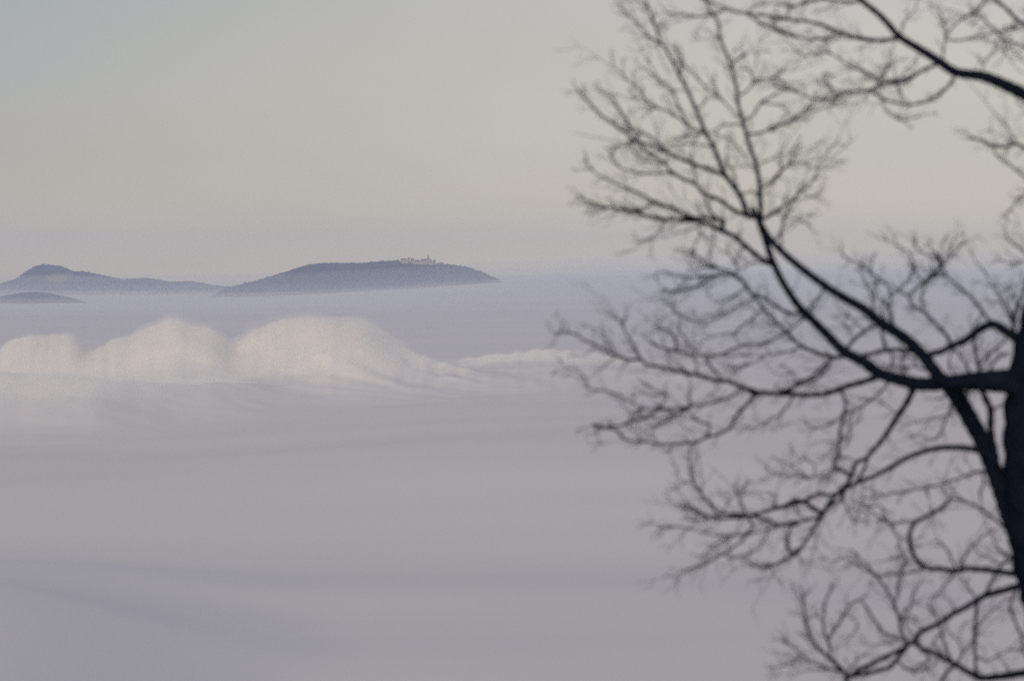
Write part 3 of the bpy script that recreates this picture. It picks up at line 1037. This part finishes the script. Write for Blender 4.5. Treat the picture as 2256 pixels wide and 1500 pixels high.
# limbs above and to the right of the frame: the rest of the crown
hid = random.Random(5)
HID = []
for k in range(16):
    y0 = hid.uniform(-1500, 1100); side_ = 1 if (k % 2 or y0 > -150) else -1
    i = int(np.abs(np.array([q[1] for q in tc_]) - y0).argmin())
    x, y, d = tc_[i][0], tc_[i][1], 0
    ang = hid.uniform(.15, .9); ln = hid.uniform(600, 1100) * (1 if y0 > -900 else .6)
    P = []
    for j in range(9):
        P.append((x, y))
        x += side_ * math.cos(ang) * ln / 8; y -= math.sin(ang) * ln / 8
        ang += hid.uniform(-.3, .33)
    if side_ < 0 and max(p[1] for p in P) > -60: continue
    st = {'p': P, 'w0': hid.uniform(22, 34), 'w1': 4.0, 'lean': hid.uniform(-.8, .8)}
    li = len(limbs)
    place(st, limb=li, is_limb=True)
    limbs.append(st); HID.append(li)

strokes = []
for line in STROKES.strip().splitlines():
    h_, nums = line.split('|')
    tile, a, b = h_.split()
    strokes.append(parse(tile, a, b, nums))
strokes.sort(key=lambda s: -max(s['w0'], s['w1']))
for st in strokes: place(st)


# finer side twigs along every branch
def side_twig(x, y, dep, ang, ln, w, limb, lvl=0):
    P = [(x, y, dep, w)]
    n = max(3, int(ln / 9)); k1 = rt.gauss(0, .3) / n
    dz = rt.gauss(0, .6)
    up = rt.uniform(.0, .18)
    for j in range(n):
        a = ang + k1 * j + rt.gauss(0, .045)
        # tips turn upwards
        a_up = -math.pi / 2
        da = (a_up - a + math.pi) % (2 * math.pi) - math.pi
        a += da * up * (j / n)
        ang += da * up * .03
        x += math.cos(a) * ln / n; y += math.sin(a) * ln / n; dep += dz * ln / n
        P.append((x, y, dep, w * (1 - .55 * (j + 1) / n)))
    res = [(P, limb)]
    if lvl < 1 and ln > 26:
        for q in range(rt.randint(1, 3)):
            t = P[rt.randint(1, len(P) - 2)]
            res += side_twig(t[0], t[1], t[2], ang + rt.choice((-1, 1)) * rt.uniform(.4, 1.0), ln * rt.uniform(.3, .55), w * .75, limb, lvl + 1)
    return res


twigs = []
for st in strokes + limbs:
    c = st['c']; s = 0; nxt = rt.uniform(8, 22)
    hidden = st in limbs and limbs.index(st) in HID
    sgn = 1
    for i in range(1, len(c)):
        s += math.hypot(c[i][0] - c[i - 1][0], c[i][1] - c[i - 1][1])
        if s < nxt: continue
        wd = c[i][3]
        if wd > 13 and not hidden:
            nxt = s + 30; continue
        nxt = s + rt.uniform(6, 19) * (1.6 if wd > 8 else 1) * (2.2 if hidden else 1)
        sgn = -sgn
        ang = math.atan2(c[i][1] - c[i - 1][1], c[i][0] - c[i - 1][0]) + sgn * rt.uniform(.25, .95)
        ln = rt.uniform(14, 50) * (1 if wd < 6 else 1.3)
        if rt.random() < .24 and wd < 9 and (c[i][0] > 1340 or hidden):
            ln *= rt.uniform(1.8, 3.2)
            ang = ang - sgn * rt.uniform(.15, .4)
        if hidden: ln *= 3
        twigs += side_twig(c[i][0], c[i][1], c[i][2], ang, ln, rt.uniform(1.3, 2.5) * (1.5 if hidden else 1), st['limb'])

big, fine_ = {}, {}
for st in limbs:
    big.setdefault(st['limb'], Tubes()).add(st['c'], 12 if st['w0'] > 20 else 8, True, .04)
for st in strokes:
    tb = (big if max(st['w0'], st['w1']) >= 6 else fine_).setdefault(st['limb'] if st['limb'] is not None else 0, Tubes())
    tb.add(st['c'], 6, True, .10)
for P, li in twigs:
    fine_.setdefault(li if li is not None else 0, Tubes()).add([np.array(q) for q in P], 4, True, .12, .9)
for li in sorted(big):
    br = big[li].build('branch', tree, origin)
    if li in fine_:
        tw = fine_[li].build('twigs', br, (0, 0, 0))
        tw.data.transform(Matrix.Translation(-origin))
        tw['kind'] = 'stuff'

# ---------------------------------------------------------------- the air
bm = bmesh.new()
box_bm(bm, -21000, 21000, -21000, 21000, -152, 200)
hz = bm_obj('haze', bm, None, None)
hz.data.materials.append(air_material('air', (.66, .755, .98), 4.8e-5))
tag(hz, kind='stuff', label='thin blue grey haze in the air')
